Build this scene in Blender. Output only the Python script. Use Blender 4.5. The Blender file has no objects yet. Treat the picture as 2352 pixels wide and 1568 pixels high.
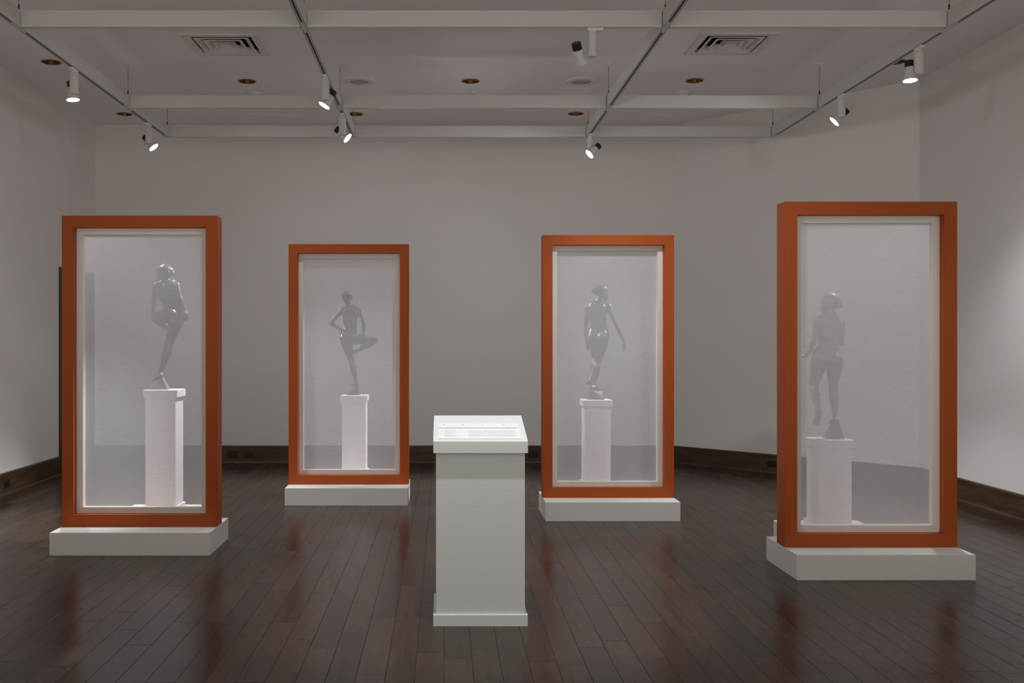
import bpy, bmesh, math, random
from mathutils import Vector, Matrix, Quaternion

random.seed(7)
SC = bpy.context.scene
C = SC.collection
PI = math.pi

# ------------------------------------------------------------------ helpers
def tag(o, label=None, cat=None, group=None, kind=None):
    if label: o['label'] = label
    if cat: o['category'] = cat
    if group: o['group'] = group
    if kind: o['kind'] = kind
    return o

def link_mesh(name, bm, mat, parent=None, smooth=False):
    me = bpy.data.meshes.new(name)
    bm.normal_update()
    bm.to_mesh(me); bm.free()
    if smooth:
        for p in me.polygons: p.use_smooth = True
    return link_data(name, me, mat, parent)

def link_data(name, me, mat, parent=None):
    o = bpy.data.objects.new(name, me)
    C.objects.link(o)
    if mat:
        me.materials.clear()
        me.materials.append(mat)
    if parent: o.parent = parent
    return o

def empty(name, loc=(0, 0, 0)):
    o = bpy.data.objects.new(name, None)
    o.empty_display_size = .05
    C.objects.link(o); o.location = loc
    return o

def struct(name, bm, mat, label=None, parent=None):
    o = link_mesh(name, bm, mat, parent)
    if parent is None: o['kind'] = 'structure'
    if label: o['label'] = label
    return o

def box(bm, x0, x1, y0, y1, z0, z1, bev=0.0):
    vs = [bm.verts.new(p) for p in ((x0,y0,z0),(x1,y0,z0),(x1,y1,z0),(x0,y1,z0),(x0,y0,z1),(x1,y0,z1),(x1,y1,z1),(x0,y1,z1))]
    fs = [bm.faces.new([vs[i] for i in f]) for f in ((0,3,2,1),(4,5,6,7),(0,1,5,4),(1,2,6,5),(2,3,7,6),(3,0,4,7))]
    if bev:
        es = set()
        for f in fs: es.update(f.edges)
        bmesh.ops.bevel(bm, geom=list(es), offset=bev, segments=2, affect='EDGES', profile=.5)
    return bm

def nb(): return bmesh.new()

def ring_prism(bm, outer, inner, y0, y1):
    """rectangular frame in the XZ plane, extruded along Y; outer/inner = (x0,x1,z0,z1)"""
    def loop(r, y): return [bm.verts.new((x, y, z)) for x, z in ((r[0],r[2]),(r[1],r[2]),(r[1],r[3]),(r[0],r[3]))]
    of, inf, ob, ib = loop(outer,y0), loop(inner,y0), loop(outer,y1), loop(inner,y1)
    for i in range(4):
        j = (i+1) % 4
        bm.faces.new((of[i],of[j],inf[j],inf[i]))
        bm.faces.new((ob[j],ob[i],ib[i],ib[j]))
        bm.faces.new((of[j],of[i],ob[i],ob[j]))
        bm.faces.new((inf[i],inf[j],ib[j],ib[i]))
    return bm

def extrude_profile(bm, prof, p0, p1, out, up=Vector((0,0,1))):
    """profile points (a,b): a along 'out', b along up, swept p0->p1"""
    p0, p1, out = Vector(p0), Vector(p1), Vector(out)
    A = [bm.verts.new(p0 + out*a + up*b) for a, b in prof]
    B = [bm.verts.new(p1 + out*a + up*b) for a, b in prof]
    n = len(prof)
    for i in range(n):
        j = (i+1) % n
        bm.faces.new((A[i], A[j], B[j], B[i]))
    bm.faces.new(list(reversed(A))); bm.faces.new(B)
    bmesh.ops.recalc_face_normals(bm, faces=bm.faces)
    return bm

def lathe(bm, prof, n=32, cap=True):
    """profile (r,z) revolved about Z"""
    rings = []
    for r, z in prof:
        if r < 1e-6: rings.append([bm.verts.new((0,0,z))])
        else: rings.append([bm.verts.new((r*math.cos(2*PI*i/n), r*math.sin(2*PI*i/n), z)) for i in range(n)])
    for a, b in zip(rings, rings[1:]):
        for i in range(n):
            j = (i+1) % n
            if len(a) == 1 and len(b) == 1: continue
            if len(a) == 1: bm.faces.new((a[0], b[j], b[i]))
            elif len(b) == 1: bm.faces.new((a[i], a[j], b[0]))
            else: bm.faces.new((a[i], a[j], b[j], b[i]))
    bmesh.ops.recalc_face_normals(bm, faces=bm.faces)
    return bm

# ------------------------------------------------------------------ materials
def new_mat(name):
    m = bpy.data.materials.new(name); m.use_nodes = True
    nt = m.node_tree
    return m, nt, nt.nodes, nt.links, nt.nodes['Principled BSDF']

def srgb(r, g, b):
    f = lambda c: (c/255/12.92) if c/255 <= .04045 else ((c/255+.055)/1.055)**2.4
    return (f(r), f(g), f(b), 1)

def plain(name, col, rough=.5, metal=0, bump=0, bscale=200, spec=.5, var=0, vscale=3):
    m, nt, N, L, P = new_mat(name)
    P.inputs['Base Color'].default_value = col
    P.inputs['Roughness'].default_value = rough
    P.inputs['Metallic'].default_value = metal
    P.inputs['Specular IOR Level'].default_value = spec
    tc = N.new('ShaderNodeTexCoord')
    if bump:
        nz = N.new('ShaderNodeTexNoise'); nz.inputs['Scale'].default_value = bscale
        nz.inputs['Detail'].default_value = 3
        b = N.new('ShaderNodeBump'); b.inputs['Strength'].default_value = bump
        b.inputs['Distance'].default_value = .002
        L.new(tc.outputs['Object'], nz.inputs['Vector'])
        L.new(nz.outputs['Fac'], b.inputs['Height']); L.new(b.outputs['Normal'], P.inputs['Normal'])
    if var:
        nz = N.new('ShaderNodeTexNoise'); nz.inputs['Scale'].default_value = vscale
        mx = N.new('ShaderNodeMix'); mx.data_type = 'RGBA'
        mx.inputs['A'].default_value = col
        mx.inputs['B'].default_value = tuple(c*(1-var) for c in col[:3]) + (1,)
        L.new(tc.outputs['Object'], nz.inputs['Vector'])
        L.new(nz.outputs['Fac'], mx.inputs['Factor']); L.new(mx.outputs['Result'], P.inputs['Base Color'])
    return m

def math_node(nt, op, a, b=None, c=None):
    n = nt.nodes.new('ShaderNodeMath'); n.operation = op
    for i, v in enumerate((a, b, c)):
        if v is None: continue
        if isinstance(v, (int, float)): n.inputs[i].default_value = v
        else: nt.links.new(v, n.inputs[i])
    return n.outputs[0]

def floor_material():
    m, nt, N, L, P = new_mat('walnut_planks')
    tc = N.new('ShaderNodeTexCoord')
    sep = N.new('ShaderNodeSeparateXYZ'); L.new(tc.outputs['Object'], sep.inputs[0])
    W, LEN = .127, .92
    u = math_node(nt, 'DIVIDE', sep.outputs['X'], W)
    row = math_node(nt, 'FLOOR', u)
    wn = N.new('ShaderNodeTexWhiteNoise'); wn.noise_dimensions = '1D'; L.new(row, wn.inputs['W'])
    off = math_node(nt, 'MULTIPLY', wn.outputs['Value'], 5.0)
    v = math_node(nt, 'ADD', math_node(nt, 'DIVIDE', sep.outputs['Y'], LEN), off)
    seg = math_node(nt, 'FLOOR', v)
    cx = N.new('ShaderNodeCombineXYZ'); L.new(row, cx.inputs[0]); L.new(seg, cx.inputs[1])
    wn2 = N.new('ShaderNodeTexWhiteNoise'); wn2.noise_dimensions = '3D'; L.new(cx.outputs[0], wn2.inputs['Vector'])
    # wood grain running along Y, shifted per plank
    shift = N.new('ShaderNodeVectorMath'); shift.operation = 'MULTIPLY_ADD'
    L.new(wn2.outputs['Color'], shift.inputs[0]); shift.inputs[1].default_value = (20, 20, 20)
    L.new(tc.outputs['Object'], shift.inputs[2])
    mp = N.new('ShaderNodeMapping'); mp.inputs['Scale'].default_value = (34, 2.2, 1); L.new(shift.outputs[0], mp.inputs['Vector'])
    g = N.new('ShaderNodeTexNoise'); g.inputs['Scale'].default_value = 1; g.inputs['Detail'].default_value = 6; g.inputs['Roughness'].default_value = .6
    L.new(mp.outputs[0], g.inputs['Vector'])
    ramp = N.new('ShaderNodeValToRGB')
    e = ramp.color_ramp.elements
    e[0].position = .25; e[0].color = FLOOR_DARK
    e[1].position = .8; e[1].color = FLOOR_LIGHT
    L.new(g.outputs['Fac'], ramp.inputs[0])
    hv = N.new('ShaderNodeMix'); hv.data_type = 'RGBA'; hv.blend_type = 'MULTIPLY'; hv.inputs['Factor'].default_value = 1
    tone = math_node(nt, 'MULTIPLY_ADD', wn2.outputs['Value'], .75, .65)
    cc = N.new('ShaderNodeCombineColor')
    for i in range(3): L.new(tone, cc.inputs[i])
    L.new(ramp.outputs['Color'], hv.inputs['A']); L.new(cc.outputs['Color'], hv.inputs['B'])
    # seams
    fu = math_node(nt, 'FRACT', u); fv = math_node(nt, 'FRACT', v)
    du = math_node(nt, 'MULTIPLY', math_node(nt, 'MINIMUM', fu, math_node(nt, 'SUBTRACT', 1.0, fu)), W)
    dv = math_node(nt, 'MULTIPLY', math_node(nt, 'MINIMUM', fv, math_node(nt, 'SUBTRACT', 1.0, fv)), LEN)
    dmin = math_node(nt, 'MINIMUM', du, dv)
    seam = N.new('ShaderNodeMapRange'); seam.inputs['From Min'].default_value = .0005; seam.inputs['From Max'].default_value = .0019
    L.new(dmin, seam.inputs['Value'])
    dk = N.new('ShaderNodeMix'); dk.data_type = 'RGBA'
    dk.inputs['A'].default_value = (.012, .008, .006, 1)
    L.new(seam.outputs[0], dk.inputs['Factor']); L.new(hv.outputs['Result'], dk.inputs['B'])
    L.new(dk.outputs['Result'], P.inputs['Base Color'])
    # hand-scraped undulation + seam bump
    mp2 = N.new('ShaderNodeMapping'); mp2.inputs['Scale'].default_value = (11, 4.5, 1); L.new(shift.outputs[0], mp2.inputs['Vector'])
    wv = N.new('ShaderNodeTexNoise'); wv.inputs['Scale'].default_value = 1.4; wv.inputs['Detail'].default_value = 2
    L.new(mp2.outputs[0], wv.inputs['Vector'])
    hgt = math_node(nt, 'ADD', math_node(nt, 'MULTIPLY', wv.outputs['Fac'], 1.5), math_node(nt, 'MULTIPLY', g.outputs['Fac'], .05))
    hgt = math_node(nt, 'ADD', hgt, math_node(nt, 'MULTIPLY', seam.outputs[0], .8))
    # every plank lies at a slightly different tilt
    sc_ = N.new('ShaderNodeSeparateColor'); L.new(wn2.outputs['Color'], sc_.inputs[0])
    tx = math_node(nt, 'MULTIPLY', math_node(nt, 'SUBTRACT', fu, .5), math_node(nt, 'SUBTRACT', sc_.outputs[1], .5))
    ty = math_node(nt, 'MULTIPLY', math_node(nt, 'SUBTRACT', fv, .5), math_node(nt, 'SUBTRACT', sc_.outputs[2], .5))
    hgt = math_node(nt, 'ADD', hgt, math_node(nt, 'ADD', math_node(nt, 'MULTIPLY', tx, 1.1), math_node(nt, 'MULTIPLY', ty, 6.0)))
    b = N.new('ShaderNodeBump'); b.inputs['Strength'].default_value = .35; b.inputs['Distance'].default_value = .0022
    L.new(hgt, b.inputs['Height']); L.new(b.outputs['Normal'], P.inputs['Normal'])
    ro = math_node(nt, 'ADD', math_node(nt, 'MULTIPLY_ADD', g.outputs['Fac'], .10, .17), math_node(nt, 'MULTIPLY', wn2.outputs['Value'], .09))
    L.new(ro, P.inputs['Roughness'])
    sp_ = math_node(nt, 'MULTIPLY_ADD', sc_.outputs[0], .07, .26)
    L.new(math_node(nt, 'MULTIPLY', sp_, seam.outputs[0]), P.inputs['Specular IOR Level'])
    return m

def wood_material(name, dark, light, scale, rough=.4):
    m, nt, N, L, P = new_mat(name)
    tc = N.new('ShaderNodeTexCoord')
    mp = N.new('ShaderNodeMapping'); mp.inputs['Scale'].default_value = scale; L.new(tc.outputs['Object'], mp.inputs['Vector'])
    g = N.new('ShaderNodeTexNoise'); g.inputs['Scale'].default_value = 1; g.inputs['Detail'].default_value = 5
    L.new(mp.outputs[0], g.inputs['Vector'])
    r = N.new('ShaderNodeValToRGB'); r.color_ramp.elements[0].color = dark; r.color_ramp.elements[1].color = light
    r.color_ramp.elements[0].position = .3; r.color_ramp.elements[1].position = .75
    L.new(g.outputs['Fac'], r.inputs[0]); L.new(r.outputs[0], P.inputs['Base Color'])
    P.inputs['Roughness'].default_value = rough
    return m

def scrim_material():
    m, nt, N, L, P = new_mat('scrim_fabric')
    N.remove(P); out = N['Material Output']
    tc = N.new('ShaderNodeTexCoord')
    mp = N.new('ShaderNodeMapping'); mp.inputs['Scale'].default_value = (14, 1, 160); L.new(tc.outputs['Object'], mp.inputs['Vector'])
    nz = N.new('ShaderNodeTexNoise'); nz.inputs['Scale'].default_value = 1; nz.inputs['Detail'].default_value = 2
    L.new(mp.outputs[0], nz.inputs['Vector'])
    mr = N.new('ShaderNodeMapRange'); mr.inputs['From Min'].default_value = .25; mr.inputs['From Max'].default_value = .75
    mr.inputs['To Min'].default_value = SCRIM_COVER - .03; mr.inputs['To Max'].default_value = SCRIM_COVER + .03
    L.new(nz.outputs['Fac'], mr.inputs['Value'])
    tr = N.new('ShaderNodeBsdfTransparent')
    d = N.new('ShaderNodeBsdfDiffuse'); d.inputs['Color'].default_value = (.86, .86, .89, 1)
    t = N.new('ShaderNodeBsdfTranslucent'); t.inputs['Color'].default_value = (.86, .86, .89, 1)
    m1 = N.new('ShaderNodeMixShader'); m1.inputs[0].default_value = .32
    L.new(d.outputs[0], m1.inputs[1]); L.new(t.outputs[0], m1.inputs[2])
    m2 = N.new('ShaderNodeMixShader')
    L.new(mr.outputs[0], m2.inputs[0]); L.new(tr.outputs[0], m2.inputs[1]); L.new(m1.outputs[0], m2.inputs[2])
    L.new(m2.outputs[0], out.inputs['Surface'])
    return m

def emission(name, col, strength):
    m, nt, N, L, P = new_mat(name)
    P.inputs['Base Color'].default_value = (.8, .8, .8, 1)
    P.inputs['Emission Color'].default_value = col
    P.inputs['Emission Strength'].default_value = strength
    return m

FLOOR_DARK = (.017, .0092, .0054, 1)
FLOOR_LIGHT = (.063, .034, .019, 1)
SCRIM_COVER = .51

M = dict(
    wall=plain('wall_paint', (.76, .74, .72, 1), .75, bump=.05, bscale=260),
    ceiling=plain('ceiling_paint', (.85, .83, .82, 1), .85, bump=.04, bscale=150),
    floor=floor_material(),
    base=wood_material('baseboard_wood', (.040, .021, .009, 1), (.10, .055, .023, 1), (3, 3, 26), .38),
    door=wood_material('door_wood', (.034, .018, .009, 1), (.075, .042, .02, 1), (20, 20, 1.2), .45),
    orange=plain('orange_paint', (.40, .078, .012, 1), .55, spec=.25, bump=.04, bscale=300),
    inner=plain('cream_frame_paint', (.76, .73, .67, 1), .5),
    white=plain('white_block_paint', (.78, .77, .745, 1), .55, bump=.06, bscale=180),
    pedestal=plain('pedestal_paint', (.80, .795, .80, 1), .55, bump=.06, bscale=180),
    stipple=plain('stippled_white_paint', (.66, .675, .662, 1), .5, bump=.32, bscale=120),
    smoothw=plain('smooth_white_paint', (.71, .725, .71, 1), .45, bump=.03, bscale=200),
    card=plain('card_stock', (.78, .79, .80, 1), .5),
    ink=plain('grey_print', (.65, .66, .67, 1), .6),
    inkd=plain('dark_print', (.42, .42, .43, 1), .6),
    redline=plain('brown_print', (.22, .10, .085, 1), .6),
    metalw=plain('white_powder_coat', (.60, .585, .57, 1), .45),
    slot=plain('dark_track_slot', (.012, .010, .009, 1), .5),
    cable=plain('steel_cable', (.20, .20, .20, 1), .4, metal=.8),
    black=plain('black_heat_sink', (.012, .011, .010, 1), .45),
    brass=plain('bronze_reflector', (.30, .17, .085, 1), .22, metal=1),
    bulb=plain('unlit_bulb', (.45, .38, .28, 1), .3),
    plastic=plain('white_plastic', (.72, .70, .68, 1), .5),
    grille=plain('grey_speaker_mesh', (.42, .41, .40, 1), .7, bump=.3, bscale=900),
    dark=plain('dark_duct', (.015, .014, .013, 1), .8),
    outlet=plain('black_outlet_plastic', (.010, .010, .010, 1), .35),
    scrim=scrim_material(),
    lens=emission('lit_lens', (1, .98, .95, 1), 30),
    bronze1=plain('grey_bronze', (.075, .075, .08, 1), .26, spec=.6, var=.5, vscale=14),
    bronze2=plain('dark_bronze', (.022, .022, .025, 1), .24, spec=.6, var=.5, vscale=14),
    bronze3=plain('brown_bronze', (.12, .092, .07, 1), .26, spec=.6, var=.5, vscale=14),
    bronze4=plain('pale_patina', (.31, .305, .285, 1), .26, spec=.6, var=.3, vscale=14),
    rock1=plain('grey_cast_rock', (.20, .21, .24, 1), .5, bump=.6, bscale=60, var=.4, vscale=20),
    rock2=plain('dark_cast_rock', (.06, .06, .065, 1), .5, bump=.6, bscale=60, var=.4, vscale=20),
    rock3=plain('brown_cast_rock', (.18, .145, .12, 1), .5, bump=.6, bscale=60, var=.4, vscale=20),
    rock4=plain('blue_grey_cast_rock', (.26, .27, .29, 1), .5, bump=.6, bscale=60, var=.3, vscale=20),
)

for k in ('bronze1', 'bronze2', 'bronze3', 'bronze4'):          # waxed, glossy patina
    P_ = M[k].node_tree.nodes['Principled BSDF']
    P_.inputs['Coat Weight'].default_value = .7; P_.inputs['Coat Roughness'].default_value = .13
    P_.inputs['Roughness'].default_value = .38

# ------------------------------------------------------------------ room shell
XL, XR, YB, YF, ZC = -4.15, 4.68, 12.17, 2.6, 4.02
P1 = Vector((2.72, 12.17, 0)); P2 = Vector((4.68, 10.07, 0))      # ends of the 45-degree wall
T = .12

struct('floor', box(nb(), XL-.3, XR+.3, -2.2, YB+.3, -.1, 0), M['floor'], 'dark walnut plank floor with a low gloss')

bm = nb(); box(bm, XL-T, P1.x+.05, YB, YB+T, 0, ZC)
struct('wall_back', bm, M['wall'], 'off-white back wall behind the four frames')

YD0, YD1, ZD = 11.02, 12.12, 2.25          # doorway in the left wall
YJ = 11.38                                 # panel joint above it
bm = nb()
box(bm, XL-T, XL, YF, YD0, 0, ZC)
box(bm, XL-T, XL, YD0, YJ-.004, ZD, ZC)
box(bm, XL-T, XL, YJ+.004, YB, ZD, ZC)
box(bm, XL-T, XL-.012, YJ-.004, YJ+.004, ZD, ZC)
box(bm, XL-T, XL, YD1, YB, 0, ZD)
struct('wall_left', bm, M['wall'], 'off-white left wall with a thin vertical joint above the doorway')

bm = nb(); box(bm, XR, XR+T, YF, P2.y+.03, 0, ZC)
struct('wall_right', bm, M['wall'], 'off-white right wall')

d = (P2-P1).normalized(); n_in = Vector((-d.y, d.x, 0))
if n_in.y > 0: n_in = -n_in
bm = nb()
extrude_profile(bm, ((0,0),(-T,0),(-T,ZC),(0,ZC)), P1-d*.03, P2+d*.03, n_in)
struct('wall_back_right', bm, M['wall'], 'off-white diagonal wall across the back right corner')

# door leaf and its casing
bm = nb(); box(bm, XL-.09, XL-.04, YD0+.06, YD1-.06, .005, ZD-.06, .003)
door = struct('door_1', bm, M['door'], 'dark wooden door at the far end of the left wall')
bm = nb()
box(bm, XL-.11, XL+.012, YD0, YD0+.06, 0, ZD); box(bm, XL-.11, XL+.012, YD1-.06, YD1, 0, ZD)
box(bm, XL-.11, XL+.012, YD0+.06, YD1-.06, ZD-.06, ZD)
struct('door_frame', bm, M['door'], None, door)
bm = nb()
for (ya, yb, za, zb) in ((YD0+.17, YD1-.17, .25, 1.0), (YD0+.17, YD1-.17, 1.12, 2.04)):
    box(bm, XL-.042, XL-.034, ya, yb, za, zb, .003)
struct('door_panel', bm, M['door'], None, door)

# baseboards
BP = ((0,0),(.030,0),(.029,.012),(.024,.019),(.018,.022),(.018,.198),(.013,.207),(0,.21))
def baseboard(name, p0, p1, out, label):
    bm = nb(); extrude_profile(bm, BP, p0, p1, out)
    struct(name, bm, M['base'], label)
baseboard('baseboard_back', (XL, YB, 0), (P1.x+.01, YB, 0), (0,-1,0), 'dark brown wooden baseboard along the back wall')
baseboard('baseboard_left', (XL, YF, 0), (XL, YD0, 0), (1,0,0), 'dark brown wooden baseboard along the left wall')
baseboard('baseboard_back_right', P1-d*.01, P2+d*.01, n_in, 'dark brown wooden baseboard along the diagonal wall')
baseboard('baseboard_right', (XR, P2.y+.01, 0), (XR, YF, 0), (-1,0,0), 'dark brown wooden baseboard along the right wall')

# ceiling with openings for the downlights and the air diffusers
CANS = [(-3.62, 9.43), (-1.95, 10.13), (.263, 10.12), (2.474, 10.10), (4.16, 9.42), (-3.62, 11.59), (-1.006, 11.59), (1.489, 11.57)]
CAN_R = .078
VENTS = [(-1.888, 8.88), (2.475, 8.85)]
VENT_H = .255
bm = nb(); edges = []
def loop_edges(pts):
    vs = [bm.verts.new((x, y, ZC)) for x, y in pts]
    for a, b in zip(vs, vs[1:]+vs[:1]): edges.append(bm.edges.new((a, b)))
loop_edges([(XL-T, YF), (XR+T, YF), (XR+T, P2.y), (P1.x+.1, YB+T), (XL-T, YB+T)])
for x, y in CANS: loop_edges([(x+CAN_R*math.cos(2*PI*i/32), y+CAN_R*math.sin(2*PI*i/32)) for i in range(32)])
for x, y in VENTS: loop_edges([(x-VENT_H, y-VENT_H), (x+VENT_H, y-VENT_H), (x+VENT_H, y+VENT_H), (x-VENT_H, y+VENT_H)])
bmesh.ops.triangle_fill(bm, use_beauty=True, use_dissolve=False, edges=edges)
for f in bm.faces:
    if f.normal.z > 0: f.normal_flip()
struct('ceiling', bm, M['ceiling'], 'pale grey painted ceiling')

# ------------------------------------------------------------------ ceiling fittings
can_labels = [
    'unlit bronze recessed downlight by the left wall, outside the suspended grid near its front lamp',
    'unlit bronze recessed downlight above the left bay, behind the square air vent',
    'unlit bronze recessed downlight between the two round ceiling speakers',
    'unlit bronze recessed downlight above the right bay, behind the square air vent',
    'unlit bronze recessed downlight by the right wall, half hidden by the right beam',
    'unlit bronze recessed downlight in the far left corner, touching the left beam',
    'unlit bronze recessed downlight near the back wall, right of the centre-left beam',
    'unlit bronze recessed downlight near the back wall, left of the centre-right beam']
def make_can():
    r = empty('recessed_downlight')
    bm = nb(); lathe(bm, ((CAN_R-.002, .004), (CAN_R-.002, -.003), (CAN_R+.004, -.006), (CAN_R+.014, -.004), (CAN_R+.016, 0)), 40)
    link_mesh('trim_ring', bm, M['brass'], r, True)
    bm = nb(); lathe(bm, ((CAN_R-.003, -.002), (CAN_R-.006, .03), (CAN_R-.018, .07), (CAN_R-.040, .11), (0, .112)), 40)
    link_mesh('reflector', bm, M['brass'], r, True)
    bm = nb(); lathe(bm, ((0, .055), (.020, .058), (.032, .072), (.030, .088), (.018, .108), (0, .110)), 24)
    link_mesh('bulb', bm, M['bulb'], r, True)
    return r
def copy_tree(o, parent=None):
    c = o.copy(); C.objects.link(c)
    if parent: c.parent = parent
    for ch in list(o.children):
        copy_tree(ch, c)
    return c
proto = make_can()
for i, (x, y) in enumerate(CANS):
    o = proto if i == 0 else copy_tree(proto)
    o.location = (x, y, ZC)
    tag(o, can_labels[i], 'ceiling light', 'recessed downlights in the ceiling')

def make_vent():
    r = empty('air_vent')
    def sq(bm, h, z): return [bm.verts.new((sx*h, sy*h, z)) for sx, sy in ((-1,-1),(1,-1),(1,1),(-1,1))]
    def sqrings(bm, prof, close=False):
        rs = [sq(bm, h, z) for h, z in prof]
        pairs = list(zip(rs, rs[1:])) + ([(rs[-1], rs[0])] if close else [])
        for a, b in pairs:
            for i in range(4):
                j = (i+1) % 4; bm.faces.new((a[i], a[j], b[j], b[i]))
        bmesh.ops.recalc_face_normals(bm, faces=bm.faces)
    bm = nb(); sqrings(bm, ((.323, 0), (.323, -.008), (.318, -.010), (.262, -.010), (.254, -.004), (.252, .03)))
    link_mesh('vent_frame', bm, M['plastic'], r)
    for k, (ho, hi) in enumerate(((.232, .170), (.165, .105), (.098, .052))):
        bm = nb(); sqrings(bm, ((ho, -.012), (ho-.004, -.015), (hi, .028), (hi, .031), (ho, -.009)), True)
        link_mesh('louver', bm, M['plastic'], r)
    bm = nb(); box(bm, -.046, .046, -.046, .046, -.012, -.006)
    link_mesh('center_plate', bm, M['plastic'], r)
    bm = nb(); sqrings(bm, ((.254, .0), (.254, .10)))
    v = [f for f in sq(bm, .254, .10)]; bm.faces.new(v)
    link_mesh('duct', bm, M['dark'], r)
    return r
vp = make_vent()
for i, (x, y) in enumerate(VENTS):
    o = vp if i == 0 else copy_tree(vp)
    o.location = (x, y, ZC)
    tag(o, ('square white ceiling air vent in the left bay of the suspended grid', 'square white ceiling air vent in the right bay of the suspended grid')[i], 'vent', 'square air vents')

def make_speaker():
    r = empty('ceiling_speaker')
    bm = nb(); lathe(bm, ((.165, 0), (.165, -.004), (.150, -.010), (.108, -.014), (.098, -.012), (.095, -.006)), 48)
    link_mesh('speaker_rim', bm, M['plastic'], r, True)
    bm = nb(); lathe(bm, ((.096, -.008), (.05, -.010), (0, -.011)), 48)
    link_mesh('speaker_grille', bm, M['grille'], r, True)
    bm = nb(); lathe(bm, ((.008, -.010), (.008, -.016), (0, -.017)), 12)
    link_mesh('badge', bm, M['plastic'], r)
    return r
sp = make_speaker()
for i, (x, y) in enumerate(((-.84, 10.12), (1.358, 10.13))):
    o = sp if i == 0 else copy_tree(sp)
    o.location = (x, y, ZC)
    tag(o, ('round flush ceiling speaker just right of the centre-left beam', 'round flush ceiling speaker just left of the centre-right beam')[i], 'speaker', 'round ceiling speakers')

def make_detector():
    r = empty('smoke_detector')
    bm = nb(); lathe(bm, ((.078, 0), (.078, -.014), (.070, -.020), (.052, -.022), (.044, -.045), (.038, -.052), (0, -.053)), 36)
    link_mesh('detector_housing', bm, M['plastic'], r, True)
    bm = nb(); lathe(bm, ((.030, -.052), (.030, -.058), (0, -.060)), 24)
    link_mesh('sensor_cap', bm, M['dark'], r, True)
    return r
dp = make_detector()
for i, (x, y) in enumerate(((-1.965, 10.60), (2.48, 10.55))):
    o = dp if i == 0 else copy_tree(dp)
    o.location = (x, y, ZC)
    tag(o, ('round white smoke detector above the left bay middle beam', 'round white smoke detector above the right bay middle beam')[i], 'smoke detector', 'smoke detectors')
def make_cover():
    bm = nb(); lathe(bm, ((.050, 0), (.050, -.006), (.044, -.012), (0, -.014)), 28)
    return link_mesh('sprinkler_cover', bm, M['plastic'], None, True)
cv = make_cover()
for i, (x, y) in enumerate(((.285, 10.58), (-3.62, 10.36))):
    o = cv if i == 0 else copy_tree(cv)
    o.location = (x, y, ZC)
    tag(o, ('small round white sprinkler cover in the middle bay behind a downlight', 'small round white sprinkler cover near the left wall beside the front left spotlight')[i], 'sprinkler cover', 'round sprinkler covers')
def make_panel():
    r = empty('access_panel')
    bm = nb(); box(bm, -.30, .30, -.30, .30, -.006, 0)
    link_mesh('panel_face', bm, M['ceiling'], r)
    bm = nb()
    for a in (0, 1):
        for s in (-1, 1):
            if a: box(bm, -.33, .33, s*.318-.012, s*.318+.012, -.010, 0)
            else: box(bm, s*.318-.012, s*.318+.012, -.306, .306, -.010, 0)
    link_mesh('panel_frame', bm, M['ceiling'], r)
    return r
ap = make_panel()
for i, (x, y) in enumerate(((-1.895, 11.24), (2.48, 11.24))):
    o = ap if i == 0 else copy_tree(ap)
    o.location = (x, y, ZC)
    tag(o, ('flush square ceiling panel near the back wall in the left bay', 'flush square ceiling panel near the back wall in the right bay')[i], 'ceiling panel', 'flush ceiling panels')

# ------------------------------------------------------------------ suspended track grid
BX = (-2.93, -.965, 1.525, 3.48)
BY = (4.60, 7.05, 9.485, 10.83)
ZB, ZT, HW = 3.607, 3.720, .023
grid = empty('suspended_track_grid', (0, 7.7, ZT))
tag(grid, 'white suspended lighting track grid hanging on thin cables below the ceiling', 'track grid')
def beam_profile():
    a = HW
    return [(-a, ZT-ZB), (-a, 0), (-.0185, 0), (-.0185, .006), (-.0155, .006), (-.0155, 0), (-.008, 0), (-.008, .014), (.008, .014), (.008, 0),
            (.0155, 0), (.0155, .006), (.0185, .006), (.0185, 0), (a, 0), (a, ZT-ZB)]
def gl(bm_name, bm, mat, parent=grid, smooth=False):
    o = link_mesh(bm_name, bm, mat, parent, smooth)
    return o
def to_grid(bm):
    bmesh.ops.translate(bm, verts=bm.verts, vec=-Vector(grid.location)); return bm
for x in BX:
    bm = nb(); extrude_profile(bm, beam_profile(), (x, BY[0]-.023, ZB), (x, BY[3]+.023, ZB), (1,0,0))
    bo = gl('beam', to_grid(bm), M['metalw'])
    for y0, y1 in ((BY[0], BY[1]), (BY[1], BY[2]), (BY[2], BY[3])):
        bm = nb(); box(bm, x-.0075, x+.0075, y0+.13, y1-.13, ZB+.0012, ZB+.0135)
        link_mesh('track_slot', to_grid(bm), M['slot'], bo)
        bm = nb()
        for s in (-1, 1): box(bm, x+s*.017-.0014, x+s*.017+.0014, y0+.07, y1-.07, ZB+.0006, ZB+.0055)
        link_mesh('edge_groove', to_grid(bm), M['slot'], bo)
    for y in BY[1:]:
        bm = nb()
        ya, yb = (y-.11, y+.11) if y != BY[3] else (y-.10, y+.023)
        box(bm, x-.0145, x+.0145, ya, yb, ZB-.0006, ZB+.005)
        link_mesh('joint_plate', to_grid(bm), M['metalw'], bo)
for y in BY:
    for x0, x1 in zip(BX, BX[1:]):
        bm = nb(); extrude_profile(bm, beam_profile(), (x0+HW+.002, y, ZB), (x1-HW-.005, y, ZB), (0,1,0))
        bo = gl('cross_beam', to_grid(bm), M['metalw'])
        bm = nb(); box(bm, x1-HW-.0045, x1-HW-.0005, y-.018, y+.018, ZB+.004, ZT-.004)  # dark strip standing in for the shaded gap at the beam end
        link_mesh('dark_gap_strip', to_grid(bm), M['slot'], bo)
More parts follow.
